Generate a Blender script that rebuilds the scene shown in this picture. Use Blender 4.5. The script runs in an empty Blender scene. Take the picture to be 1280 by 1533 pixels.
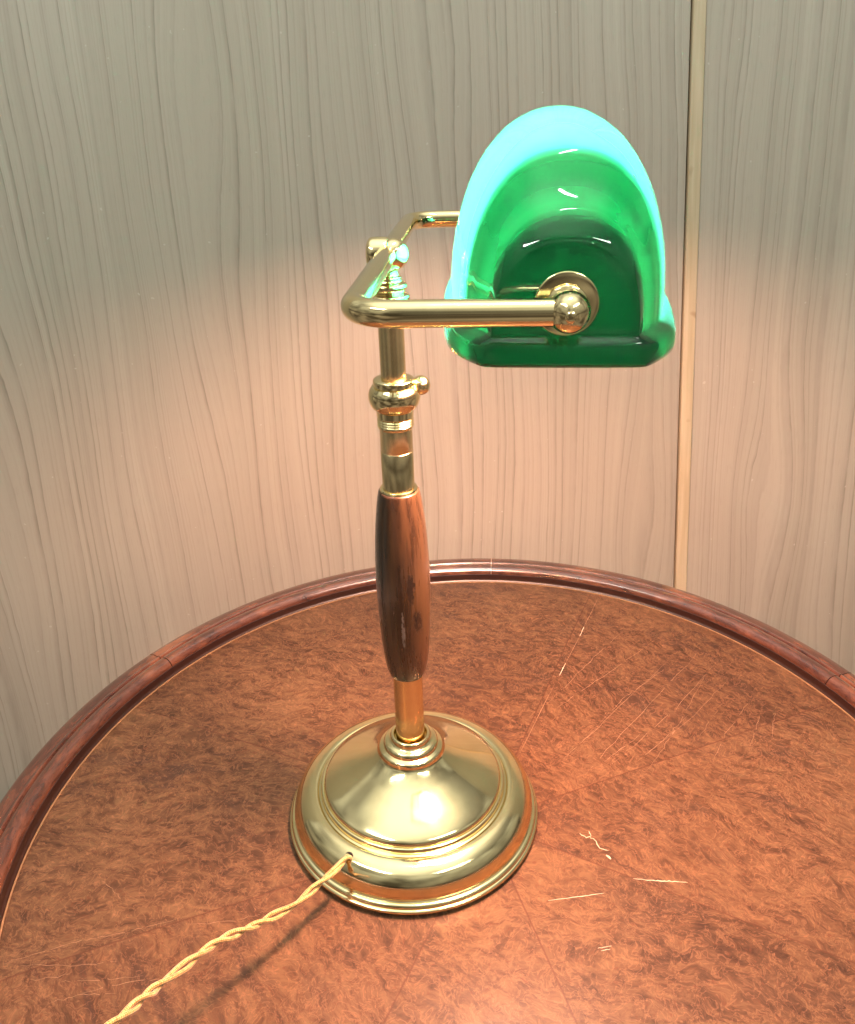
import bpy, bmesh, math, random
from mathutils import Vector, Matrix
random.seed(7)
S = bpy.context.scene
COL = S.collection
pi = math.pi

# ------------------------------------------------------------------ camera
F, CX, CY = 1227.24, 640.0, 766.5            # focal length and centre in photo pixels
CAM = Vector((0.00862413, -0.41480361, 0.44250266))
R_ = Vector((0.9991503, -0.03088718, -0.02728832))
U_ = Vector((0.03832813, 0.45290242, 0.89073585))
W_ = Vector((0.01515337, 0.8910249, -0.45370144))
cam = bpy.data.cameras.new('camera'); co = bpy.data.objects.new('camera', cam); COL.objects.link(co)
M = Matrix((R_, U_, -W_)).transposed().to_4x4(); M.translation = CAM
co.matrix_world = M
cam.sensor_fit = 'HORIZONTAL'; cam.sensor_width = 36; cam.lens = 36 * F / 1280
cam.clip_start = 0.01; cam.clip_end = 100
S.camera = co

def ray(x, y):
    return W_ + R_ * ((x - CX) / F) - U_ * ((y - CY) / F)
def at(x, y, z):                              # point at height z seen at a photo pixel
    q = ray(x, y); return CAM + q * ((z - CAM.z) / q.z)

# ------------------------------------------------------------------ node helpers
class NT:
    def __init__(s, name):
        s.m = bpy.data.materials.new(name); s.m.use_nodes = True
        s.t = s.m.node_tree; s.t.nodes.clear()
        s.out = s.n('ShaderNodeOutputMaterial')
    def n(s, typ, **kw):
        nd = s.t.nodes.new(typ)
        for k, v in kw.items(): setattr(nd, k, v)
        return nd
    def link(s, a, b): s.t.links.new(a, b)
    def put(s, sock, v):
        if isinstance(v, bpy.types.NodeSocket): s.link(v, sock)
        elif isinstance(v, (tuple, list)) and len(v) == 3 and sock.type == 'RGBA': sock.default_value = (*v, 1)
        else: sock.default_value = v
    def math(s, op, a, b=0.0, c=0.0, clamp=False):
        nd = s.n('ShaderNodeMath', operation=op); nd.use_clamp = clamp
        s.put(nd.inputs[0], a); s.put(nd.inputs[1], b)
        if len(nd.inputs) > 2: s.put(nd.inputs[2], c)
        return nd.outputs[0]
    def noise(s, vec, scale, detail=2, rough=.5, dist=0.0, dim='3D', w=None):
        nd = s.n('ShaderNodeTexNoise', noise_dimensions=dim)
        if dim != '1D' and vec is not None: s.link(vec, nd.inputs['Vector'])
        if w is not None: s.put(nd.inputs['W'], w)
        nd.inputs['Scale'].default_value = scale; nd.inputs['Detail'].default_value = detail
        nd.inputs['Roughness'].default_value = rough; nd.inputs['Distortion'].default_value = dist
        return nd.outputs['Fac']
    def ramp(s, fac, stops, interp='LINEAR'):
        nd = s.n('ShaderNodeValToRGB'); s.link(fac, nd.inputs[0]); cr = nd.color_ramp; cr.interpolation = interp
        while len(cr.elements) < len(stops): cr.elements.new(0.5)
        for e, (p, c) in zip(cr.elements, stops):
            e.position = p; e.color = (*c, 1) if len(c) == 3 else c
        return nd.outputs[0]
    def rampf(s, fac, stops): return s.ramp(fac, [(p, (v, v, v)) for p, v in stops])
    def mix(s, fac, a, b, blend='MIX'):
        nd = s.n('ShaderNodeMix', data_type='RGBA', blend_type=blend)
        s.put(nd.inputs['Factor'], fac); s.put(nd.inputs['A'], a) if False else None
        s.put(nd.inputs[6], a); s.put(nd.inputs[7], b)
        return nd.outputs[2]
    def mapr(s, vec, scale=(1, 1, 1), rot=(0, 0, 0), loc=(0, 0, 0)):
        nd = s.n('ShaderNodeMapping'); s.link(vec, nd.inputs[0])
        nd.inputs['Scale'].default_value = scale; nd.inputs['Rotation'].default_value = rot
        nd.inputs['Location'].default_value = loc
        return nd.outputs[0]
    def obj(s): return s.n('ShaderNodeTexCoord').outputs['Object']
    def sep(s, v):
        nd = s.n('ShaderNodeSeparateXYZ'); s.link(v, nd.inputs[0]); return nd.outputs
    def comb(s, x, y, z):
        nd = s.n('ShaderNodeCombineXYZ'); s.put(nd.inputs[0], x); s.put(nd.inputs[1], y); s.put(nd.inputs[2], z); return nd.outputs[0]
    def bump(s, h, strength, dist=.001, normal=None):
        nd = s.n('ShaderNodeBump'); s.link(h, nd.inputs['Height'])
        nd.inputs['Strength'].default_value = strength; nd.inputs['Distance'].default_value = dist
        if normal: s.link(normal, nd.inputs['Normal'])
        return nd.outputs[0]
    def bsdf(s, **kw):
        nd = s.n('ShaderNodeBsdfPrincipled')
        for k, v in kw.items(): s.put(nd.inputs[k.replace('_', ' ')], v)
        s.link(nd.outputs[0], s.out.inputs[0]); return nd

def mat_brass(name, base=(.90, .75, .42), dull=(.80, .63, .33), r0=.06, r1=.17, bumps=.05):
    k = NT(name); v = k.obj()
    big = k.noise(v, 55, 4, .6); fine = k.noise(k.mapr(v, (1, 1, 1)), 900, 3, .6)
    col = k.mix(k.rampf(big, [(.42, 0), (.75, .6)]), base, dull)
    rough = k.math('ADD', k.rampf(k.noise(v, 30, 5, .65), [(.35, r0), (.7, r1)]), k.math('MULTIPLY', fine, .03))
    b = k.bsdf(Base_Color=col, Metallic=1.0, Roughness=rough)
    k.link(k.bump(k.math('ADD', k.noise(v, 60, 2), k.math('MULTIPLY', fine, .12)), bumps, .0006), b.inputs['Normal'])
    return k.m
BRASS = mat_brass('polished_brass')
def mat_turned():
    k = NT('turned_brass'); v = k.obj()
    fine = k.noise(k.mapr(v, (25, 25, 5200)), 1.0, 2, .6)
    col = k.mix(k.rampf(k.noise(v, 70, 4, .6), [(.42, 0), (.75, .6)]), (.84, .70, .40), (.70, .53, .28))
    b = k.bsdf(Base_Color=col, Metallic=1.0, Roughness=.23)
    b.inputs['Anisotropic'].default_value = .88
    tg = k.n('ShaderNodeTangent', direction_type='RADIAL', axis='Z'); k.link(tg.outputs[0], b.inputs['Tangent'])
    k.link(k.bump(fine, .3, .00004), b.inputs['Normal'])
    return k.m
TURNED = mat_turned()
BRASS2 = mat_brass('worn_brass', (.80, .60, .31), (.60, .40, .20), .14, .3, .2)

def mat_wall():
    k = NT('wood_grain_panel'); v = k.obj(); x, y, z = k.sep(v)
    def knot(px, xx, yy, sx, sy, amp):       # lens shaped spread of the grain round a knot
        dx = k.math('SUBTRACT', x, xx); dy = k.math('SUBTRACT', y, yy)
        e = k.math('ADD', k.math('POWER', k.math('ABSOLUTE', k.math('DIVIDE', dx, sx)), 2.0), k.math('POWER', k.math('ABSOLUTE', k.math('DIVIDE', dy, sy)), 2.0))
        g = k.math('EXPONENT', k.math('MULTIPLY', e, -1.0))
        return k.math('SUBTRACT', px, k.math('MULTIPLY', k.math('MULTIPLY', dx, g), amp))
    px = k.math('ADD', x, 0.0)
    for a in ((.385, .05, .035, .10, .8), (.258, .02, .03, .10, .75), (-.175, .42, .05, .22, .6), (.06, .55, .06, .3, .5), (-.42, .1, .06, .22, .6)):
        px = knot(px, *a)
    w1 = k.noise(k.mapr(v, (2.5, .9, 1)), 1.6, 2)
    w2 = k.noise(k.mapr(v, (14, 2.2, 1)), 2.2, 3)
    w3 = k.noise(k.mapr(v, (60, 16, 1)), 3.0, 2)
    px = k.math('ADD', px, k.math('MULTIPLY', k.math('SUBTRACT', w1, .5), .065))
    px = k.math('ADD', px, k.math('MULTIPLY', k.math('SUBTRACT', w2, .5), .0045))
    px = k.math('ADD', px, k.math('MULTIPLY', k.math('SUBTRACT', w3, .5), .0014))
    n1 = k.noise(None, 34, 2.0, .6, dim='1D', w=px)
    n2 = k.noise(None, 420, 2.0, .7, dim='1D', w=px)
    dens = k.noise(k.mapr(v, (3, .7, 1)), 2.2, 2)
    def rings(freq, amp, offs, sharp):       # growth rings: abrupt dark edge, soft fade on the other side
        ph = k.math('ADD', k.math('ADD', k.math('MULTIPLY', px, freq), offs), k.math('MULTIPLY', k.noise(None, freq * .45, 1.0, .5, dim='1D', w=k.math('ADD', px, offs)), amp))
        fr = k.math('FRACT', ph); fl = k.math('FLOOR', ph)
        wnn = k.n('ShaderNodeTexWhiteNoise', noise_dimensions='1D'); k.put(wnn.inputs['W'], fl)
        prof_ = k.rampf(fr, [(0, 0), (1 - sharp * 3, 0), (1 - sharp, .45), (1 - sharp * .35, 1), (1, 0)])
        return k.math('MULTIPLY', prof_, k.rampf(wnn.outputs[0], [(0, .25), (.7, 1)]))
    strm = k.noise(k.mapr(v, (60, 9, 1)), 2.0, 4, .6)
    strm2 = k.noise(k.mapr(v, (30, 3, 1)), 2.0, 3)
    line = k.math('MULTIPLY', rings(88.0, 2.6, 0.0, .13), k.rampf(strm, [(.3, .35), (.6, 1)]))
    lin2 = k.math('MULTIPLY', rings(205.0, 2.0, 5.7, .2), k.rampf(strm2, [(.38, .1), (.62, .9)]))
    tone = k.mix(k.rampf(n1, [(.3, 0), (.7, 1)]), (.372, .332, .275), (.416, .375, .314))
    tone = k.mix(k.rampf(dens, [(.35, 0), (.65, .35)]), tone, (.350, .315, .250))
    col = k.mix(k.math('MULTIPLY', line, .72), tone, (.165, .138, .105))
    col = k.mix(k.math('MULTIPLY', lin2, .30), col, (.200, .170, .130))
    col = k.mix(k.rampf(n2, [(.5, 0), (.75, .14)]), col, (.25, .22, .175))
    por = k.noise(k.mapr(v, (700, 60, 1)), 1.0, 2)
    col = k.mix(k.rampf(por, [(.58, 0), (.75, .16)]), col, (.2, .18, .15))
    speck = k.noise(v, 160, 1); col = k.mix(k.rampf(speck, [(.77, 0), (.8, .35)]), col, (.6, .57, .5))
    b = k.bsdf(Base_Color=col, Roughness=.42)
    b.inputs['Specular IOR Level'].default_value = .35
    k.link(k.bump(k.math('SUBTRACT', k.math('MULTIPLY', por, .3), line), .25, .0004), b.inputs['Normal'])
    return k.m
def mat_batten():
    k = NT('pale_batten_wood'); v = k.obj()
    n = k.noise(k.mapr(v, (120, 6, 40)), 2, 3)
    col = k.mix(k.rampf(n, [(.3, 0), (.7, 1)]), (.54, .45, .31), (.44, .35, .22))
    col = k.mix(k.rampf(k.noise(v, 45, 2), [(.66, 0), (.74, .6)]), col, (.3, .2, .11))
    k.bsdf(Base_Color=col, Roughness=.5); return k.m

SEAMS = [65.0, 20.0, -29.5, -75.5, -116.7, -161.0, 153.8, 109.0]
def mat_burl():
    k = NT('burl_veneer'); v = k.obj(); x, y, z = k.sep(v)
    ang = k.math('ARCTAN2', y, x)
    wob = k.math('MULTIPLY', k.math('SUBTRACT', k.noise(v, 9, 3), .5), .02)
    ang = k.math('ADD', ang, wob)
    rr = k.math('POWER', k.math('ADD', k.math('MULTIPLY', x, x), k.math('MULTIPLY', y, y)), .5)
    # index of the wedge: count the seams passed
    idx = None; seam = None
    for a in sorted(SEAMS):
        g = k.math('GREATER_THAN', ang, math.radians(a)); idx = g if idx is None else k.math('ADD', idx, g)
        d = k.math('MULTIPLY', k.math('ABSOLUTE', k.math('SUBTRACT', ang, math.radians(a))), rr)
        seam = d if seam is None else k.math('MINIMUM', seam, d)
    idx = k.math('MODULO', idx, 8.0)
    wn = k.n('ShaderNodeTexWhiteNoise', noise_dimensions='1D'); k.put(wn.inputs['W'], k.math('ADD', idx, 3.37))
    # turn the figure of every wedge its own way
    rot = k.n('ShaderNodeVectorRotate', rotation_type='Z_AXIS'); k.link(v, rot.inputs['Vector'])
    k.put(rot.inputs['Angle'], k.math('MULTIPLY', wn.outputs[0], 1.3))
    off = k.n('ShaderNodeVectorMath', operation='ADD'); k.link(rot.outputs[0], off.inputs[0]); k.link(wn.outputs['Color'], off.inputs[1])
    p = off.outputs[0]
    warp = k.n('ShaderNodeTexNoise'); k.link(p, warp.inputs['Vector']); warp.inputs['Scale'].default_value = 20; warp.inputs['Detail'].default_value = 4
    wv = k.n('ShaderNodeVectorMath', operation='MULTIPLY_ADD'); k.link(warp.outputs['Color'], wv.inputs[0]); wv.inputs[1].default_value = (.034, .034, 0); k.link(p, wv.inputs[2])
    q = wv.outputs[0]
    sq = k.mapr(q, (1, 2.1, 1), (0, 0, .55))
    a1 = k.noise(sq, 75, 7, .72, .5)
    a2 = k.noise(k.mapr(p, (1, 3.2, 1), (0, 0, .6)), 17, 6, .62, .9)
    a3 = k.noise(p, 7, 3, .55, .5)
    cur = k.noise(q, 120, 3, .6, 1.2)
    cur2 = k.noise(sq, 300, 3, .65, .8)
    col = k.ramp(k.math('ADD', k.math('MULTIPLY', a1, .7), k.math('MULTIPLY', a3, .3)), [(.35, (.034, .016, .010)), (.44, (.070, .034, .018)), (.51, (.105, .053, .027)), (.60, (.148, .080, .040))])
    cloud = k.rampf(a2, [(.50, 0), (.66, 1)])
    cloud = k.math('MULTIPLY', cloud, k.rampf(k.noise(p, 5.5, 2), [(.38, .1), (.60, .9)]))
    col = k.mix(k.math('MULTIPLY', cloud, .85), col, (.046, .025, .018))
    ridge = k.math('ABSOLUTE', k.math('SUBTRACT', cur, .5))
    col = k.mix(k.rampf(ridge, [(0, .32), (.02, .1), (.04, 0)]), col, (.31, .155, .08))
    col = k.mix(k.rampf(cur2, [(.30, .55), (.42, 0)]), col, (.105, .034, .016))
    col = k.mix(k.rampf(cur2, [(.60, 0), (.74, .5)]), col, (.30, .14, .07))
    tone = k.rampf(wn.outputs[0], [(0, 0), (1, .45)])
    col = k.mix(tone, col, k.mix(1.0, col, (.92, .74, .72), 'MULTIPLY'))
    eyes = k.n('ShaderNodeTexVoronoi', feature='F1'); k.link(q, eyes.inputs['Vector']); eyes.inputs['Scale'].default_value = 90
    col = k.mix(k.rampf(eyes.outputs['Distance'], [(.05, .6), (.11, 0)]), col, (.09, .03, .015))
    col = k.mix(k.rampf(k.math('MULTIPLY', seam, 500.0), [(.1, .62), (.22, .4), (.4, 0)]), col, (.07, .024, .013))
    rough = k.rampf(k.noise(v, 14, 5, .65), [(.3, .32), (.7, .48)])
    b = k.bsdf(Base_Color=col, Roughness=rough)
    b.inputs['Specular IOR Level'].default_value = .2
    b.inputs['Coat Weight'].default_value = .05; b.inputs['Coat Roughness'].default_value = .2
    h = k.math('ADD', k.math('MULTIPLY', a1, .5), k.math('MULTIPLY', cur, .25))
    nb = k.bump(h, .22, .0006)
    k.link(nb, b.inputs['Normal'])
    k.link(k.bump(k.noise(v, 26, 3), .25, .0008), b.inputs['Coat Normal'])
    return k.m
def mat_flat(name, c, r=.4):
    k = NT(name); v = k.obj(); n = k.noise(v, 300, 3)
    col = k.mix(k.rampf(n, [(.35, 0), (.7, .5)]), c, tuple(i * .6 for i in c))
    k.bsdf(Base_Color=col, Roughness=r); return k.m
def mat_mahogany(i):
    k = NT('mahogany_moulding'); v = k.obj(); x, y, z = k.sep(v)
    r = k.math('POWER', k.math('ADD', k.math('MULTIPLY', x, x), k.math('MULTIPLY', y, y)), .5)
    a = k.math('ARCTAN2', y, x)
    u = k.comb(k.math('MULTIPLY', a, 6.5), k.math('MULTIPLY', r, 75.0), k.math('ADD', k.math('MULTIPLY', z, 55.0), i * 7.3))
    n = k.noise(u, 2.2, 5, .6, .8); f = k.noise(k.mapr(u, (4, 6, 6)), 3, 3, .6)
    c0, c1, c2 = [((.045, .015, .010), (.115, .040, .022), (.20, .076, .038)), ((.038, .013, .009), (.088, .030, .018), (.150, .054, .030))][i % 2]
    col = k.ramp(n, [(.3, c0), (.5, c1), (.72, c2)])
    col = k.mix(k.rampf(f, [(.3, .65), (.45, 0)]), col, (.04, .012, .009))
    cl = k.noise(v, 16, 3); col = k.mix(k.rampf(cl, [(.55, 0), (.7, .55)]), col, (.30, .115, .055))
    b = k.bsdf(Base_Color=col, Roughness=k.rampf(n, [(.3, .16), (.7, .27)]))
    b.inputs['Coat Weight'].default_value = 1.0; b.inputs['Coat Roughness'].default_value = .07
    k.link(k.bump(k.math('ADD', f, k.math('MULTIPLY', k.noise(v, 90, 2), 1.5)), .15, .0003), b.inputs['Normal'])
    return k.m
def mat_handle():
    k = NT('varnished_walnut'); v = k.obj(); x, y, z = k.sep(v)
    g = k.noise(k.mapr(v, (260, 260, 14)), 1.0, 4, .6, .5)
    col = k.ramp(g, [(.3, (.018, .009, .005)), (.5, (.040, .020, .010)), (.72, (.078, .038, .016))])
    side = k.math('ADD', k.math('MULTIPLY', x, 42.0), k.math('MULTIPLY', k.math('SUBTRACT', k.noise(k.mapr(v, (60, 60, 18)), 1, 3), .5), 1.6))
    col = k.mix(k.rampf(side, [(.10, 0), (.60, .6)]), col, (.092, .046, .019))  # right half lighter: the bulb's light put into the wood colour
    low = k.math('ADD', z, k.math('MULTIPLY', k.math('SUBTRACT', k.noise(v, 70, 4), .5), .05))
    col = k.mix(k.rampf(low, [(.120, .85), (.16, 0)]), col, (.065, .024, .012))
    # flaked varnish: patches of dark broken scale
    cell = k.n('ShaderNodeTexVoronoi', feature='DISTANCE_TO_EDGE'); k.link(k.mapr(v, (1, 1, .55)), cell.inputs['Vector']); cell.inputs['Scale'].default_value = 420
    def patch(cx, cz, sx, sz, thr):
        d = k.math('ADD', k.math('POWER', k.math('ABSOLUTE', k.math('DIVIDE', k.math('SUBTRACT', x, cx), sx)), 2.0), k.math('POWER', k.math('ABSOLUTE', k.math('DIVIDE', k.math('SUBTRACT', z, cz), sz)), 2.0))
        m = k.math('ADD', d, k.math('MULTIPLY', k.noise(k.mapr(v, (1, 1, .45)), 620, 5, .75), 2.4))
        return k.rampf(k.math('MULTIPLY', m, .4), [((thr - .12) * .4, 1), (thr * .4, 0)])
    fl = k.math('MAXIMUM', patch(.0045, .190, .0034, .016, 1.62), patch(.0075, .166, .0050, .014, 1.5))
    col = k.mix(k.math('MULTIPLY', fl, .9), col, (.014, .008, .006))
    wear = k.math('MULTIPLY', patch(-.001, .160, .0016, .022, 1.55), .4)
    col = k.mix(wear, col, (.36, .30, .27))
    b = k.bsdf(Base_Color=col, Roughness=k.rampf(g, [(.3, .22), (.7, .36)]))
    b.inputs['Coat Weight'].default_value = .5; b.inputs['Coat Roughness'].default_value = .14
    k.link(k.bump(k.math('SUBTRACT', k.math('MULTIPLY', g, .5), fl), .35, .0005), b.inputs['Normal'])
    return k.m
def mat_cord():
    k = NT('gold_braided_cloth'); uv = k.n('ShaderNodeTexCoord').outputs['UV']; u, v, w = k.sep(uv)
    a = k.math('SINE', k.math('MULTIPLY', k.math('ADD', k.math('MULTIPLY', u, 900.0), k.math('MULTIPLY', v, 8.0)), 2 * pi * .5))
    b_ = k.math('SINE', k.math('MULTIPLY', k.math('SUBTRACT', k.math('MULTIPLY', u, 900.0), k.math('MULTIPLY', v, 8.0)), 2 * pi * .5))
    wv = k.math('MULTIPLY', a, b_)
    n = k.noise(k.obj(), 500, 3)
    f = k.math('ADD', k.math('MULTIPLY', wv, .35), n)
    col = k.ramp(f, [(.15, (.20, .10, .02)), (.45, (.50, .30, .085)), (.85, (.78, .56, .23))])
    b = k.bsdf(Base_Color=col, Roughness=.42); b.inputs['Sheen Weight'].default_value = .35
    b.inputs['Metallic'].default_value = .25
    k.link(k.bump(f, .7, .0004), b.inputs['Normal']); return k.m

def mat_glass(name, refl, trans, gloss=True, tw=.5, glow_bands=None):
    k = NT(name)
    v = k.obj(); n = k.noise(v, 30, 3)
    if glow_bands:                       # bulb's uneven glow put into the colour: dark ends, brighter and dimmer bands
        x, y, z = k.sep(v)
        f = k.rampf(k.math('MULTIPLY', k.math('ABSOLUTE', y), 8.0), glow_bands)
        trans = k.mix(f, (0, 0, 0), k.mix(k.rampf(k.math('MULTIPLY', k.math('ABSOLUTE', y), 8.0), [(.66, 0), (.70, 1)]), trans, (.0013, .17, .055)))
    t = k.n('ShaderNodeBsdfTranslucent'); k.put(t.inputs[0], trans)
    d = k.n('ShaderNodeBsdfDiffuse'); k.put(d.inputs[0], k.mix(k.rampf(n, [(.3, 0), (.7, .3)]), refl, tuple(c * .8 for c in refl)))
    m = k.n('ShaderNodeMixShader'); m.inputs[0].default_value = tw
    k.link(d.outputs[0], m.inputs[1]); k.link(t.outputs[0], m.inputs[2])
    g = k.n('ShaderNodeBsdfGlossy'); g.inputs['Roughness'].default_value = .035 if gloss else .15
    bp = k.bump(k.noise(v, 38, 2), .03, .002)
    k.link(bp, g.inputs['Normal'])
    m2 = k.n('ShaderNodeMixShader')
    lw = k.n('ShaderNodeLayerWeight'); lw.inputs['Blend'].default_value = .5; k.link(bp, lw.inputs['Normal'])
    f = k.math('ADD', k.math('MULTIPLY', k.math('POWER', lw.outputs['Facing'], 4.0), .75), .06)
    k.link(f, m2.inputs[0]); k.link(m.outputs[0], m2.inputs[1]); k.link(g.outputs[0], m2.inputs[2])
    k.link(m2.outputs[0], k.out.inputs[0]); return k.m

WALL = mat_wall(); BATTEN = mat_batten(); BURL = mat_burl()
CRACK = mat_flat('pale_crack', (.30, .17, .10), .5); SCR = mat_flat('white_scratch', (.58, .46, .34), .45)
STRING = mat_flat('boxwood_string', (.30, .17, .085), .35)
DARK = mat_flat('dark_void', (.01, .008, .006), .8)
HANDLE = mat_handle(); CORD = mat_cord()
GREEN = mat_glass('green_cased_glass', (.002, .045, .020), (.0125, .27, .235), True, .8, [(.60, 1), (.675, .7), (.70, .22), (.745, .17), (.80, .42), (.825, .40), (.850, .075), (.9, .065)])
WHITE = mat_glass('white_glass_lining', (.62, .62, .60), (.90, .93, .92), False, .68)

# ------------------------------------------------------------------ mesh helpers
def link(name, verts, faces, mats, parent=None, smooth=True, angle=None, fm=None, uvs=None):
    me = bpy.data.meshes.new(name); me.from_pydata([tuple(v) for v in verts], [], faces)
    for m in (mats if isinstance(mats, list) else [mats]): me.materials.append(m)
    if fm:
        for p, i in zip(me.polygons, fm): p.material_index = i
    if smooth:
        for p in me.polygons: p.use_smooth = True
    if uvs:
        l = me.uv_layers.new(name='uv')
        for p in me.polygons:
            for li, vi in zip(p.loop_indices, p.vertices): l.data[li].uv = uvs[vi]
    bm = bmesh.new(); bm.from_mesh(me); bmesh.ops.recalc_face_normals(bm, faces=bm.faces); bm.to_mesh(me); bm.free()
    if angle is not None: me.set_sharp_from_angle(angle=math.radians(angle))
    o = bpy.data.objects.new(name, me); COL.objects.link(o)
    if parent: o.parent = parent
    return o
def thing(name, label, cat, loc=(0, 0, 0)):
    o = bpy.data.objects.new(name, None); COL.objects.link(o); o.location = loc
    o.empty_display_size = .05; o['label'] = label; o['category'] = cat; return o
def crom(pts, n, closed=False):
    P = [Vector(p) for p in pts]; out = []
    for i in range(len(P) - 1):
        a = P[max(i - 1, 0)]; b = P[i]; c = P[i + 1]; d = P[min(i + 2, len(P) - 1)]
        for j in range(n):
            t = j / n
            out.append(.5 * ((2 * b) + (c - a) * t + (2 * a - 5 * b + 4 * c - d) * t * t + (3 * b - a - 3 * c + d) * t ** 3))
    out.append(P[-1]); return out
def lathe_geo(prof, n=96, axis=Vector((0, 0, 1)), org=Vector((0, 0, 0)), a0=0, a1=2 * pi):
    """prof: (radius, height) along the axis; closed ends where radius is 0"""
    axis = Vector(axis).normalized(); t = Vector((1, 0, 0)) if abs(axis.x) < .9 else Vector((0, 1, 0))
    e1 = (t - axis * t.dot(axis)).normalized(); e2 = axis.cross(e1)
    full = abs(a1 - a0 - 2 * pi) < 1e-6; m = n if full else n + 1
    V = []; Fc = []
    for r, h in prof:
        for i in range(m):
            a = a0 + (a1 - a0) * i / n
            V.append(Vector(org) + axis * h + (e1 * math.cos(a) + e2 * math.sin(a)) * max(r, 1e-5))
    for j in range(len(prof) - 1):
        for i in range(n):
            k = (i + 1) % m if full else i + 1
            Fc.append((j * m + i, j * m + k, (j + 1) * m + k, (j + 1) * m + i))
    return V, Fc
def lathe(name, prof, mat, parent, n=96, axis=(0, 0, 1), org=(0, 0, 0), angle=50):
    V, Fc = lathe_geo(prof, n, axis, org); return link(name, V, Fc, mat, parent, angle=angle)
def smoothprof(pts, n=4):
    """pts (r,h) or (r,h,'s') for a sharp corner, rounded through a Catmull curve between the sharp ones"""
    out = []; run = []
    for p in pts:
        run.append((p[0], p[1], 0))
        if len(p) > 2:
            out += [(q.x, q.y) for q in (crom(run, n) if len(run) > 1 else [])]; run = [(p[0], p[1], 0)]
    if len(run) > 1: out += [(q.x, q.y) for q in crom(run, n)]
    res = [out[0]]
    for q in out[1:]:
        if (q[0] - res[-1][0]) ** 2 + (q[1] - res[-1][1]) ** 2 > 1e-12: res.append(q)
    return res
def tube_geo(path, r, n=20, v0=0, cap=True):
    P = [Vector(p) for p in path]; V = []; Fc = []; UV = []
    T = [(P[min(i + 1, len(P) - 1)] - P[max(i - 1, 0)]).normalized() for i in range(len(P))]
    nrm = T[0].orthogonal().normalized(); L = 0
    for i, p in enumerate(P):
        nrm = (nrm - T[i] * nrm.dot(T[i])).normalized(); b = T[i].cross(nrm)
        if i: L += (P[i] - P[i - 1]).length
        rr = r[i] if isinstance(r, list) else r
        for k in range(n):
            a = 2 * pi * k / n; V.append(p + (nrm * math.cos(a) + b * math.sin(a)) * rr); UV.append((L, k / n))
    for i in range(len(P) - 1):
        for k in range(n):
            Fc.append((v0 + i * n + k, v0 + i * n + (k + 1) % n, v0 + (i + 1) * n + (k + 1) % n, v0 + (i + 1) * n + k))
    if cap:
        Fc.append(tuple(v0 + k for k in range(n))[::-1]); Fc.append(tuple(v0 + (len(P) - 1) * n + k for k in range(n)))
    return V, Fc, UV

# ------------------------------------------------------------------ table
TC = Vector((0.0485, -0.0136, 0))
table = thing('round_table', 'round side table with reddish burl veneer top and raised mahogany rim', 'table', TC)
RIN = .3068
V = [Vector((0, 0, 0))]; Fc = []; fm = []
n = 128; rings = [.02, .06, .12, .2, .27, RIN]
for r in rings:
    for i in range(n):
        a = 2 * pi * i / n; V.append(Vector((r * math.cos(a), r * math.sin(a), 0)))
for i in range(n): Fc.append((0, 1 + i, 1 + (i + 1) % n))
for j in range(len(rings) - 1):
    for i in range(n):
        a = 1 + j * n + i; b = 1 + j * n + (i + 1) % n; Fc.append((a, a + n, b + n, b))
base = len(V)
for i in range(n):
    a = 2 * pi * i / n; V.append(Vector((RIN * math.cos(a), RIN * math.sin(a), -.018)))
for i in range(n):
    Fc.append((base - n + i, base + i, base + (i + 1) % n, base - n + (i + 1) % n))
Fc.append(tuple(base + i for i in range(n))[::-1]); fm = [0] * len(Fc)
def ribbon(pts, w, mi, jit=.0006, z=.00018, steps=7, gap=0.0):
    P = [at(x, y, 0) - TC for x, y in pts]; Q = []
    for a, b in zip(P[:-1], P[1:]):
        for s in range(steps): Q.append(a.lerp(b, s / steps) + Vector((random.gauss(0, jit), random.gauss(0, jit), 0)))
    Q.append(P[-1]); m = len(Q); v0 = len(V)
    for i, q in enumerate(Q):
        t = (Q[min(i + 1, m - 1)] - Q[max(i - 1, 0)]).normalized(); nn = Vector((-t.y, t.x, 0))
        ww = w * .5 * (math.sin(pi * (i + .35) / (m - .3)) ** .5) * random.uniform(.5, 1.2)
        V.append(Vector((q.x, q.y, z)) + nn * ww); V.append(Vector((q.x, q.y, z)) - nn * ww)
    for i in range(m - 1):
        if random.random() < gap: continue
        a = v0 + 2 * i; Fc.append((a, a + 1, a + 3, a + 2)); fm.append(mi)
def A6(*p): return [(760 + x / 2.15, 820 + y / 2.15) for x, y in p]
def A7(*p): return [(x / 2, 820 + y / 2) for x, y in p]
for p in ([(485, 290), (330, 400), (225, 470), (120, 545)], [(530, 350), (360, 510), (200, 670)], [(610, 340), (450, 510), (250, 730)],
          [(680, 360), (540, 520), (330, 700)], [(715, 420), (600, 540), (380, 720)], [(690, 500), (615, 610)],
          [(780, 490), (700, 600), (660, 690)], [(820, 520), (780, 640)], [(640, 400), (540, 590), (450, 715)], [(370, 270), (250, 380), (130, 500)],
          [(520, 380), (380, 480), (300, 560)], [(860, 530), (850, 610)], [(580, 540), (500, 620), (415, 690)], [(300, 570), (180, 680)], [(430, 600), (310, 690)]):
    ribbon(A6(*p), .00024, 1, .0004, steps=9, gap=.18)
ribbon(A6((403, 1066), (470, 1072), (520, 1074), (580, 1078)), .0007, 2, .0002)
ribbon(A6((230, 920), (255, 932), (275, 935), (298, 968), (325, 975)), .0008, 2, .0004, steps=3)
ribbon(A6((318, 990), (332, 1003)), .0014, 2, .0005, steps=3); ribbon(A6((262, 912), (268, 930)), .0006, 2, .0002, steps=3)
ribbon(A6((130, 1136), (240, 1122), (312, 1112)), .0005, 2, .0001)
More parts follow.
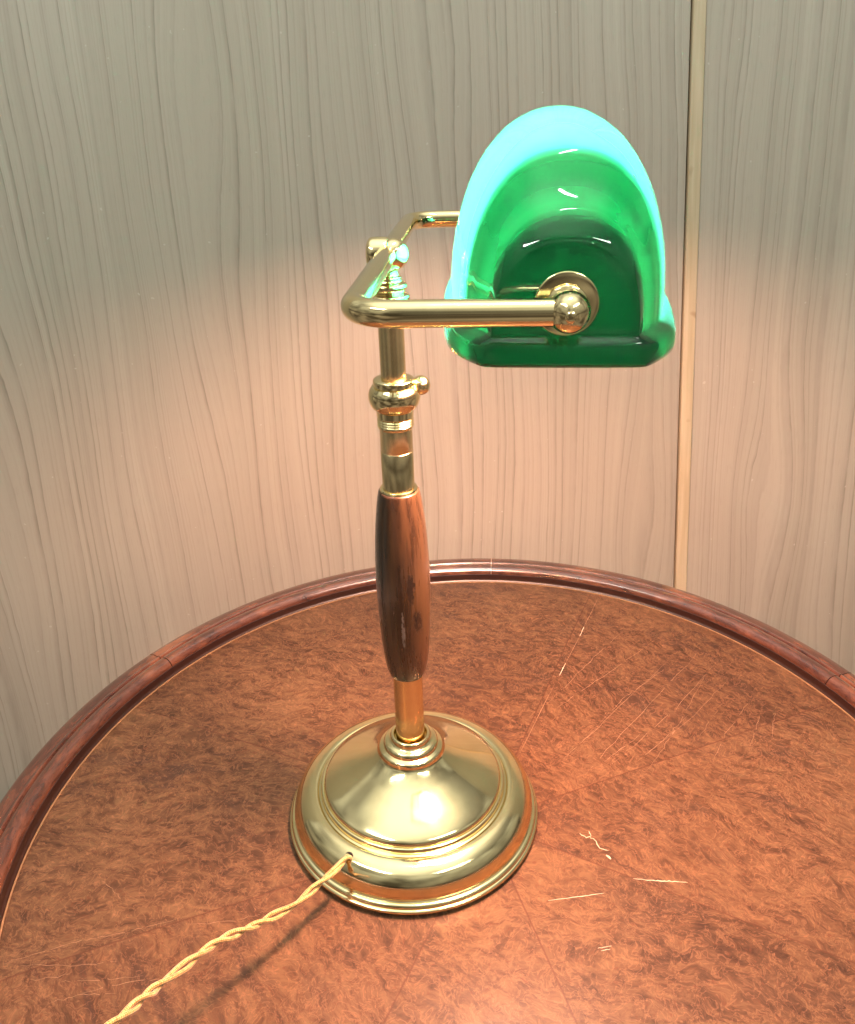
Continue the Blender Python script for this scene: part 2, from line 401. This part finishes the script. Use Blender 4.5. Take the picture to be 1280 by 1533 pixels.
for p in (((246, 255), (232, 285)), ((186, 372), (166, 412)), ((150, 440), (40, 660)), ((290, 165), (246, 255)), ((232, 285), (186, 372))):
    ribbon(A6(*p), .0008 if p[0][0] in (246, 186) else .0003, 2 if p[0][0] in (246, 186) else 1, .0001)
for p in (((290, 1290), (335, 1282)), ((300, 1297), (330, 1293))): ribbon(A6(*p), .0004, 2, .0001)
for p in ([(0, 1247), (120, 1212), (230, 1180), (330, 1160), (440, 1138), (565, 1102)], [(60, 1250), (210, 1252), (350, 1240)], [(180, 1300), (300, 1296), (430, 1282)],
          [(240, 1335), (400, 1300), (520, 1290)], [(90, 1296), (210, 1277)], [(305, 998), (335, 1022), (362, 1052)], [(130, 1370), (230, 1340), (350, 1336)], [(560, 1130), (700, 1120), (780, 1098)]):
    ribbon(A7(*p), .00026, 1, .0004, gap=.1)
top = link('tabletop', V, Fc, [BURL, CRACK, SCR], table, smooth=False, fm=fm)

vv, ff = lathe_geo([(RIN - .0008, .00015), (RIN - .0008, .0009), (RIN - .0004, .0011), (RIN + .0002, .0009), (RIN + .0002, -.004)], 192)
link('inlay_string', vv, ff, STRING, table, angle=60)

prof = smoothprof([(.3074, -.018, 's'), (.3074, .0004, 's'), (.3098, .0004, 's'), (.3098, .0080, 's'), (.3106, .0104), (.3128, .0128), (.3165, .0140), (.3205, .0134), (.3232, .0116, 's'),
                   (.3240, .0110, 's'), (.3246, .0122), (.3256, .0127), (.3266, .0120, 's'), (.3274, .0117, 's'), (.3330, .0116), (.3380, .0100), (.3408, .0062), (.3412, .0), (.3395, -.008), (.334, -.014), (.326, -.018, 's'), (.3074, -.018)], 5)
vv, ff = lathe_geo([(RIN + .0006, -.004), (RIN + .0007, .0004), (RIN + .0012, .0010), (RIN + .0020, .0016), (RIN + .0024, .0030), (RIN + .0026, .0076), (RIN + .0034, .0079)], 192)
link('dark_cove', vv, ff, mat_flat('ebonised_cove', (.030, .011, .008), .3), table, angle=60)
joints = [22.2 + 61.4 * i for i in range(6)]; joints[5] = 22.2 + 61.4 * 5
jl = [22.2, 83.6, 145.3, 206, 268, 325]
MH = [mat_mahogany(0), mat_mahogany(1)]
for i in range(6):
    g = .0011
    a0 = math.radians(jl[i]) + g; a1 = math.radians(jl[(i + 1) % 6] + (360 if i == 5 else 0)) - g
    vv, ff = lathe_geo(prof, 90, a0=a0, a1=a1)
    m = 91; e = [j * m for j in range(len(prof))]; ff.append(tuple(e)); ff.append(tuple(k + 90 for k in e)[::-1])
    # each length sits a hair higher or lower than its neighbour
    dz = random.uniform(-.0003, .0003); vv = [v + Vector((0, 0, dz)) for v in vv]
    link('rim_moulding', vv, ff, MH[(i + 1) % 2] if i != 1 else MH[1], table, angle=32)

# ------------------------------------------------------------------ wall behind the table
DOWN = Vector((0.01795078, -0.20290344, -0.9790342)).normalized()
NRM = Vector((0.01665152, 0.97911684, -0.20261526)).normalized()       # away from the room
YL = -DOWN; XL = YL.cross(-NRM).normalized(); ZL = -NRM
XL = YL.cross(ZL).normalized()
WO = Vector((0, .362, 0))
wall = thing('panelled_wall', 'leaning wall of greige wood grain panels with a pale batten behind the table', 'wall', WO)
MW = Matrix((XL, YL, ZL)).transposed().to_4x4(); MW.translation = WO; wall.matrix_world = MW
def onwall(x, y):
    q = ray(x, y); t = (WO - CAM).dot(NRM) / q.dot(NRM); P = CAM + q * t - WO; return P.dot(XL), P.dot(YL)
tx0 = .5 * (onwall(1038, 0)[0] + onwall(1010, 875)[0])
tx1 = .5 * (onwall(1058, 0)[0] + onwall(1027, 875)[0])
def slab(name, x0, x1, y0, y1, z0, z1, mat, parent, bev=.0008):
    bm = bmesh.new(); bmesh.ops.create_cube(bm, size=1)
    for v in bm.verts: v.co = Vector((x0 if v.co.x < 0 else x1, y0 if v.co.y < 0 else y1, z0 if v.co.z < 0 else z1))
    if bev: bmesh.ops.bevel(bm, geom=bm.edges[:], offset=bev, segments=3, affect='EDGES', profile=.5)
    me = bpy.data.meshes.new(name); bm.to_mesh(me); bm.free(); me.materials.append(mat)
    for p in me.polygons: p.use_smooth = True
    me.set_sharp_from_angle(angle=math.radians(50))
    o = bpy.data.objects.new(name, me); COL.objects.link(o); o.parent = parent; return o
slab('wood_panel', -1.3, tx0 - .0016, -.75, 1.1, -.018, 0, WALL, wall)
slab('wood_panel', tx1 + .0003, 1.5, -.75, 1.1, -.018, 0, WALL, wall)
slab('batten', tx0, tx1, -.75, 1.1, -.016, .0024, BATTEN, wall, .0014)
slab('backing_board', -1.3, 1.5, -.75, 1.1, -.030, -.0185, DARK, wall, 0)

# ------------------------------------------------------------------ lamp
lamp = thing('desk_lamp', 'lit brass banker style desk lamp with green glass shade and turned wood grip', 'lamp')
# base
bp = smoothprof([(.0, .0645, 's'), (.0098, .0645, 's'), (.0105, .0690), (.0117, .0700), (.0129, .0690), (.0133, .0668, 's'),
                 (.0143, .0658), (.0165, .0650), (.0177, .0635), (.0181, .0615, 's'), (.0192, .0610), (.0207, .0602), (.0214, .0588), (.0217, .0572, 's'),
                 (.0225, .0559), (.0245, .0541), (.0275, .0518), (.0325, .0485), (.0400, .0444), (.0490, .0398), (.0550, .0364), (.0584, .0340), (.0594, .0322, 's'),
                 (.0596, .0310, 's'), (.0606, .0312), (.0615, .0306), (.0620, .0290), (.0622, .0276, 's'), (.0634, .0272, 's'), (.0655, .0280), (.0698, .0272), (.0748, .0243), (.0786, .0196), (.0806, .0145), (.0811, .0118), (.0808, .0094, 's'),
                 (.0814, .0088, 's'), (.0828, .0084), (.0838, .0070), (.0836, .0056, 's'), (.0842, .0054, 's'), (.0850, .0048), (.0852, .0036), (.0846, .0024, 's'), (.0820, .0021, 's'), (.0, .0021)], 5)
basev, basef = lathe_geo(bp, 160)
# cord hole
hp = at(516, 1300, .0205)
BASE = link('base', basev, basef, BRASS, lamp, angle=30)
hd = Vector((hp.x, hp.y, .0)).normalized(); 
felt = lathe('felt_pad', [(0, .0002), (.0800, .0002), (.0805, .0022), (.0, .0023)], DARK, lamp, 96)
# hole grommet: a dark disc seated in the base wall
ps = .0720; hz = .0249
hc = Vector((hd.x * ps, hd.y * ps, hz)); hn = (hd * .0062 + Vector((0, 0, .0052))).normalized()
hp_px = None
lathe('cord_hole', [(0, .0004), (.0026, .0004), (.0031, .0006), (.0034, .0002), (.0034, -.002)], [DARK], BASE, 28, hn, hc)
# column
lathe('lower_column', [(.0, .060), (.0093, .060), (.0093, .130), (0, .130)], TURNED, lamp, 64)
lathe('wood_grip', smoothprof([(.0, .1195, 's'), (.0098, .1195), (.0112, .1204), (.0124, .1245), (.0140, .1360), (.0153, .1560), (.0160, .1780), (.0159, .1980), (.0148, .2200), (.0129, .2380), (.0118, .2448, 's'), (.0112, .2462), (.0095, .2466, 's'), (.0, .2466)], 5), HANDLE, lamp, 72)
lathe('ferrule', [(.0, .2460), (.0103, .2460), (.0107, .2468), (.0103, .2477), (.0092, .2479), (0, .2479)], BRASS, lamp, 64)
lathe('middle_column', [(.0, .246), (.0089, .246), (.0090, .2700), (.0088, .2702), (.0089, .2704), (.0088, .294), (0, .294)], TURNED, lamp, 64)
cp = [(.0, .2835, 's'), (.0094, .2835, 's'), (.0098, .2845)]
for i in range(3): cp += [(.0099, .2855 + i * .0014, 's'), (.0093, .2862 + i * .0014, 's')]
cp += [(.0099, .2898, 's'), (.0101, .2935, 's'), (.0108, .2940), (.0128, .2965), (.0139, .3003), (.0134, .3040), (.0118, .3066, 's'), (.0108, .3068, 's'), (.0110, .3088), (.0107, .3103), (.0090, .3110, 's'), (.0, .3110)]
collar = lathe('collar', smoothprof(cp, 5), BRASS, lamp, 80, angle=35)
sd = Vector((.93, .20, .28)).normalized()
lathe('thumb_screw', smoothprof([(.0, .0), (.0024, .0), (.0024, .0035), (.0030, .0040), (.0046, .0060), (.0052, .0085), (.0046, .0112), (.0026, .0130), (.0010, .0135), (.0, .0136)], 4), BRASS, collar, 40, sd, Vector((.0062, .001, .3030)))
lathe('upper_column', [(.0, .30), (.00665, .30), (.00665, .349), (0, .349)], TURNED, lamp, 64)
lathe('swivel_joint', smoothprof([(.0, .3465, 's'), (.0068, .3465), (.0076, .3480), (.0095, .3500), (.0102, .3520), (.0098, .3538), (.0080, .3548, 's'), (.0074, .3552, 's'), (.0080, .3562), (.0090, .3575), (.0088, .3592), (.0068, .3606, 's'), (.0062, .3616), (.0064, .3626), (.0050, .3640), (.0048, .3660), (.0060, .3680, 's'), (.0, .3680)], 5), BRASS, lamp, 64)
PZ = .3735
AL = .1034 - .0
DV_ = Vector((math.sin(AL), math.cos(AL), 0)); EV = Vector((math.cos(AL), -math.sin(AL), 0)); PB = Vector((0, 0, PZ))
sph = [(.0076 * math.sin(pi * i / 24), .0076 * -math.cos(pi * i / 24)) for i in range(25)]
ball = lathe('pivot_ball', sph, BRASS, lamp, 48, EV, PB + EV * .0030)
lathe('knob', smoothprof([(.0, -.006), (.0064, -.006, 's'), (.0078, -.0052), (.0082, -.0030), (.0082, .0020), (.0076, .0042), (.0056, .0054), (.0030, .0058), (0, .0058)], 4), BRASS, ball, 44, -EV, PB - EV * .0045)
# yoke: one bent tube
L = .1226; ARM = .0781; rb = .016
def yk(u, v): return PB + DV_ * u + EV * v
path = [yk(-L, ARM - .004)]
for i in range(1, 12): path.append(yk(-L, ARM - .004 - (ARM - .004 - rb) * i / 12))
for i in range(13):
    a = pi / 2 * i / 12; path.append(yk(-L + rb - rb * math.cos(a), rb - rb * math.sin(a)))
for i in range(1, 20): path.append(yk(-L + rb + (2 * L - 2 * rb) * i / 20, 0))
for i in range(13):
    a = pi / 2 * i / 12; path.append(yk(L - rb + rb * math.sin(a), rb - rb * math.cos(a)))
for i in range(1, 13): path.append(yk(L, rb + (ARM - .004 - rb) * i / 12))
vv, ff, _ = tube_geo(path, .0050, 28)
link('yoke', vv, ff, BRASS, lamp, angle=60)
for s in (-1, 1):
    c = yk(s * L, ARM); ax = -DV_ * s
    fit = lathe('end_fitting', smoothprof([(.0, -.0080, 's'), (.0012, -.0079), (.0020, -.0074, 's'), (.0040, -.0064), (.0062, -.0043), (.0075, 0), (.0066, .0035), (.0052, .0052, 's'),
                 (.0062, .0058), (.0066, .0068), (.0060, .0078, 's'), (.0060, .0080), (.0074, .0088), (.0076, .0096), (.0066, .0104, 's'), (.0066, .0112, 's'), (.0112, .0118), (.0116, .0126), (.0110, .0134, 's'), (0, .0134)], 5), BRASS, lamp, 56, ax, c, angle=35)

# ---- shade: profile stations from the flat end panel to mid length
# (body half length u, crown height z, half width w, lip half length, lip half width)
ST = [(.1096, .3960, .0268, .1128, .0262), (.1091, .3974, .0272, .1125, .0288), (.1066, .4012, .0281, .1112, .0312), (.1037, .4049, .0290, .1085, .0330), (.1018, .4062, .0300, .1055, .0355), (.0975, .4090, .0322, .1015, .0380),
      (.0930, .4135, .0346, .0970, .0405), (.0890, .4195, .0362, .0930, .0423), (.0865, .4228, .0374, .0895, .0438), (.0830, .4248, .0388, .0860, .0450), (.0720, .4285, .0416, .0745, .0470), (.0500, .4328, .0452, .0512, .0500), (.0250, .4356, .0474, .0253, .0515), (.0, .4365, .0480, .0, .0520)]
def interp(st, nsub):
    out = []
    for i in range(len(st) - 1):
        a = st[max(i - 1, 0)]; b = st[i]; c = st[i + 1]; d = st[min(i + 2, len(st) - 1)]
        for j in range(nsub):
            t = j / nsub; row = []
            for A_, B_, C_, D_ in zip(a, b, c, d):
                row.append(.5 * (2 * B_ + (C_ - A_) * t + (2 * A_ - 5 * B_ + 4 * C_ - D_) * t * t + (3 * B_ - A_ - 3 * C_ + D_) * t ** 3))
            out.append(tuple(row))
    out.append(st[-1]); return out
st = interp(ST, 6)
full = [(-r[0], *r[1:3], -r[3], r[4]) for r in st] + [(r[0], *r[1:3], r[3], r[4]) for r in st[::-1][1:]]
ZB, ZLIP = .3618, .3505
NA = 72; EXP = 2.35
def archpt(u, z, w, k):
    EXP = 2.12 + .22 * min(1, max(0, (abs(u) - .055) / .045))
    a = pi * k / NA; c = math.cos(a); s = math.sin(a)
    f = (abs(c) ** EXP + abs(s) ** EXP) ** (-1 / EXP)
    return Vector((-w * c * f, u, ZB + (z - ZB) * s * f))
V = []; Fc = []
for r in full:
    for k in range(NA + 1): V.append(archpt(r[0], r[1], r[2], k))
m = NA + 1; nr = len(full)
for j in range(nr - 1):
    for k in range(NA): Fc.append((j * m + k, j * m + k + 1, (j + 1) * m + k + 1, (j + 1) * m + k))
# end panels: loop (arch + bottom row) shrunk in rings to a centre
NB = 12; lips = []
def endpanel(j, sgn):
    r = full[j]; loop = [j * m + k for k in range(m)]
    b = []
    for i in range(1, NB):
        t = i / NB; V.append(Vector((r[2] * (1 - 2 * t), r[0], ZB))); b.append(len(V) - 1)
    loop += b
    cz = .378; cen = Vector((0, r[0] + sgn * .0006, cz)); prev = loop
    for q, sc in enumerate((.975, .94, .7, .4, .15)):
        cur = []
        for i in loop:
            p = V[i]; V.append(Vector((p.x * sc, r[0] + sgn * (.0004 if q == 0 else .0006), cz + (p.z - cz) * sc))); cur.append(len(V) - 1)
        for i in range(len(loop)):
            k = (i + 1) % len(loop); Fc.append((prev[i], prev[k], cur[k], cur[i]))
        prev = cur
    V.append(cen); ci = len(V) - 1
    for i in range(len(prev)): Fc.append((prev[i], prev[(i + 1) % len(prev)], ci))
    return b
bn = endpanel(0, -1); bf = endpanel(nr - 1, 1)
# perimeter at the foot of the body, and the lip outline it swells out to
per = []; tgt = []
for j in range(nr): per.append(j * m); tgt.append((-full[j][4], full[j][3]))          # left side, near to far
lw = full[-1][4]
for i, b in enumerate(bf[::-1]): per.append(b); tgt.append((-lw + 2 * lw * (i + 1) / NB, full[-1][3] + .0002))
for j in range(nr - 1, -1, -1): per.append(j * m + NA); tgt.append((full[j][4], full[j][3]))
for i, b in enumerate(bn): per.append(b); tgt.append((lw - 2 * lw * (i + 1) / NB, full[0][3] - .0002))
N = len(per); P0 = [V[i].copy() for i in per]; prev = per
# smooth the outline so its corners are round
for _ in range(45): tgt = [((tgt[i - 1][0] + 2 * tgt[i][0] + tgt[(i + 1) % N][0]) / 4, (tgt[i - 1][1] + 2 * tgt[i][1] + tgt[(i + 1) % N][1]) / 4) for i in range(N)]
for f_, z in ((.05, ZB - .0004), (.18, ZB - .0010), (.36, ZB - .0015), (.56, ZB - .0021), (.76, ZB - .0030), (.91, ZB - .0044), (1.0, ZB - .0064), (1.0, ZLIP + .0020), (.96, ZLIP)):
    cur = []
    for i in range(N):
        p = P0[i]; t = tgt[i]; V.append(Vector((p.x + (t[0] - p.x) * f_, p.y + (t[1] - p.y) * f_, z))); cur.append(len(V) - 1)
    for i in range(N):
        k = (i + 1) % N; Fc.append((prev[i], prev[k], cur[k], cur[i]))
    prev = cur
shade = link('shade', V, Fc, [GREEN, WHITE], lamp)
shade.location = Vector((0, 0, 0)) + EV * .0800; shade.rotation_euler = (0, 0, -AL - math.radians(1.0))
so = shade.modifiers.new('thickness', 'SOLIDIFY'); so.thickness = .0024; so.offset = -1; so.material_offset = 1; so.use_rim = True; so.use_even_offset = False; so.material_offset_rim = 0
# bulb and socket inside the shade
SC = PB + EV * .0800
kb = NT('glowing_bulb_glass'); em = kb.n('ShaderNodeEmission'); em.inputs[0].default_value = (1, .50, .34, 1); em.inputs[1].default_value = 920
kb.link(em.outputs[0], kb.out.inputs[0])
bc = SC + Vector((0, 0, -.001)) + DV_ * -.004
bprof = smoothprof([(.0, -.050), (.007, -.047), (.0125, -.036), (.0145, -.020), (.0135, -.002), (.011, .014), (.010, .024), (.0095, .030), (0, .031)], 3)
lathe('bulb', bprof, kb.m, lamp, 20, DV_, bc)
lathe('bulb_socket', [(0, .028), (.0125, .028), (.0135, .032), (.0135, .060), (.010, .066), (.004, .068), (.004, L - .012), (0, L - .012)], BRASS, lamp, 40, DV_, bc - DV_ * -.002)

# power cord: two braided strands twisted about each other
cpts = [hc - hn * .004, hc + hn * .003, at(500, 1304, .0275), at(478, 1323, .0275), at(442, 1354, .0285), at(405, 1374, .034), at(369, 1391, .040), at(324, 1411, .049), at(290, 1436, .057), at(261, 1458, .065), at(232, 1480, .073), at(206, 1502, .080), at(173, 1530, .088),
        at(130, 1568, .094), at(60, 1640, .090), at(-40, 1720, .070), at(-140, 1790, .035), at(-230, 1830, .006), at(-330, 1840, .004)]
line = crom(cpts, 24)
cord = bpy.data.objects.new('power_cord', None); COL.objects.link(cord); cord.parent = lamp; cord.empty_display_size = .02
T = [(line[min(i + 1, len(line) - 1)] - line[max(i - 1, 0)]).normalized() for i in range(len(line))]
for sidx in (0, 1):
    nrm = T[0].orthogonal().normalized(); L_ = 0; pp = []
    for i, p in enumerate(line):
        if i: L_ += (line[i] - line[i - 1]).length
        nrm = (nrm - T[i] * nrm.dot(T[i])).normalized(); b = T[i].cross(nrm)
        a = 2 * pi * L_ / .037 + pi * sidx + .6 + .8 * math.sin(L_ * 70) + .35 * math.sin(L_ * 163)
        k = min(1, i / 26)
        pp.append(p + (nrm * math.cos(a) + b * math.sin(a)) * (.00100 + .00035 * k + .00030 * math.sin(L_ * 190 + 2)))
    vv, ff, uv = tube_geo(pp, .00122, 14)
    link('strand', vv, ff, CORD, cord, angle=80, uvs=uv)

# ------------------------------------------------------------------ light
def area(name, loc, aim, sx, sy, power, col):
    l = bpy.data.lights.new(name, 'AREA'); l.shape = 'RECTANGLE'; l.size = sx; l.size_y = sy; l.energy = power; l.color = col
    o = bpy.data.objects.new(name, l); COL.objects.link(o); o.location = loc
    d = (Vector(aim) - Vector(loc)).normalized(); o.rotation_euler = d.to_track_quat('-Z', 'Y').to_euler(); return o
cool = (.97, 1.0, .90)
area('ceiling_lamp', (.16, -.05, 2.0), (.1, 0, 0), .50, .06, 10.0, cool)
area('ceiling_tube_light', (-1.0, -.9, 1.8), (0, .1, 0), .9, .05, 11.0, cool)
area('ceiling_tube_light', (.95, -1.2, 1.8), (.1, .1, 0), .9, .05, 10.0, cool)

wd = bpy.data.worlds.new('World'); S.world = wd; wd.use_nodes = True; nt = wd.node_tree; nt.nodes.clear()
wo = nt.nodes.new('ShaderNodeOutputWorld'); bg = nt.nodes.new('ShaderNodeBackground'); nt.links.new(bg.outputs[0], wo.inputs[0])
tc = nt.nodes.new('ShaderNodeTexCoord'); sp = nt.nodes.new('ShaderNodeSeparateXYZ'); nt.links.new(tc.outputs['Generated'], sp.inputs[0])
rp = nt.nodes.new('ShaderNodeValToRGB'); nt.links.new(sp.outputs[2], rp.inputs[0])
mr = nt.nodes.new('ShaderNodeMath'); mr.operation = 'MULTIPLY_ADD'; mr.inputs[1].default_value = .5; mr.inputs[2].default_value = .5
nt.links.new(sp.outputs[2], mr.inputs[0]); nt.links.new(mr.outputs[0], rp.inputs[0])
cr = rp.color_ramp; cr.elements[0].position = 0; cr.elements[0].color = (.30, .25, .20, 1); cr.elements[1].position = 1; cr.elements[1].color = (1.8, 1.85, 1.65, 1)
for p_, c_ in ((.40, (.38, .33, .26)), (.47, (.44, .40, .32)), (.535, (.09, .075, .06)), (.57, (.30, .28, .23)), (.72, (.45, .45, .38)), (.80, (.70, .72, .64)), (.88, (.70, .72, .64)), (.97, (1.7, 1.75, 1.55))):
    e = cr.elements.new(p_); e.color = (*c_, 1)
# uneven room: darker and lighter noise patches, added for the brass to reflect
nz = nt.nodes.new('ShaderNodeTexNoise'); nz.inputs['Scale'].default_value = 2.1; nz.inputs['Detail'].default_value = 3; nt.links.new(tc.outputs['Generated'], nz.inputs['Vector'])
r2 = nt.nodes.new('ShaderNodeValToRGB'); nt.links.new(nz.outputs['Fac'], r2.inputs[0]); r2.color_ramp.elements[0].position = .38; r2.color_ramp.elements[0].color = (.22, .21, .20, 1); r2.color_ramp.elements[1].position = .62
mx = nt.nodes.new('ShaderNodeMix'); mx.data_type = 'RGBA'; mx.blend_type = 'MULTIPLY'; mx.inputs[0].default_value = 1
nt.links.new(rp.outputs[0], mx.inputs[6]); nt.links.new(r2.outputs[0], mx.inputs[7])
fz = nt.nodes.new('ShaderNodeMapRange'); fz.inputs['From Min'].default_value = 1.0; fz.inputs['From Max'].default_value = .62; nt.links.new(sp.outputs[2], fz.inputs[0]); nt.links.new(fz.outputs[0], mx.inputs[0]); nt.links.new(mx.outputs[2], bg.inputs[0])
bg.inputs[1].default_value = 1.0

S.view_settings.view_transform = 'Standard'; S.view_settings.look = 'None'; S.view_settings.gamma = 1; S.view_settings.exposure = .06; S.view_settings.use_curve_mapping = False
S.render.engine = 'CYCLES'; c_ = S.cycles
c_.max_bounces = 12; c_.transmission_bounces = 8; c_.diffuse_bounces = 6; c_.glossy_bounces = 6; c_.sample_clamp_indirect = 40; c_.use_denoising = True
c_.caustics_reflective = True; c_.caustics_refractive = False; c_.blur_glossy = .3
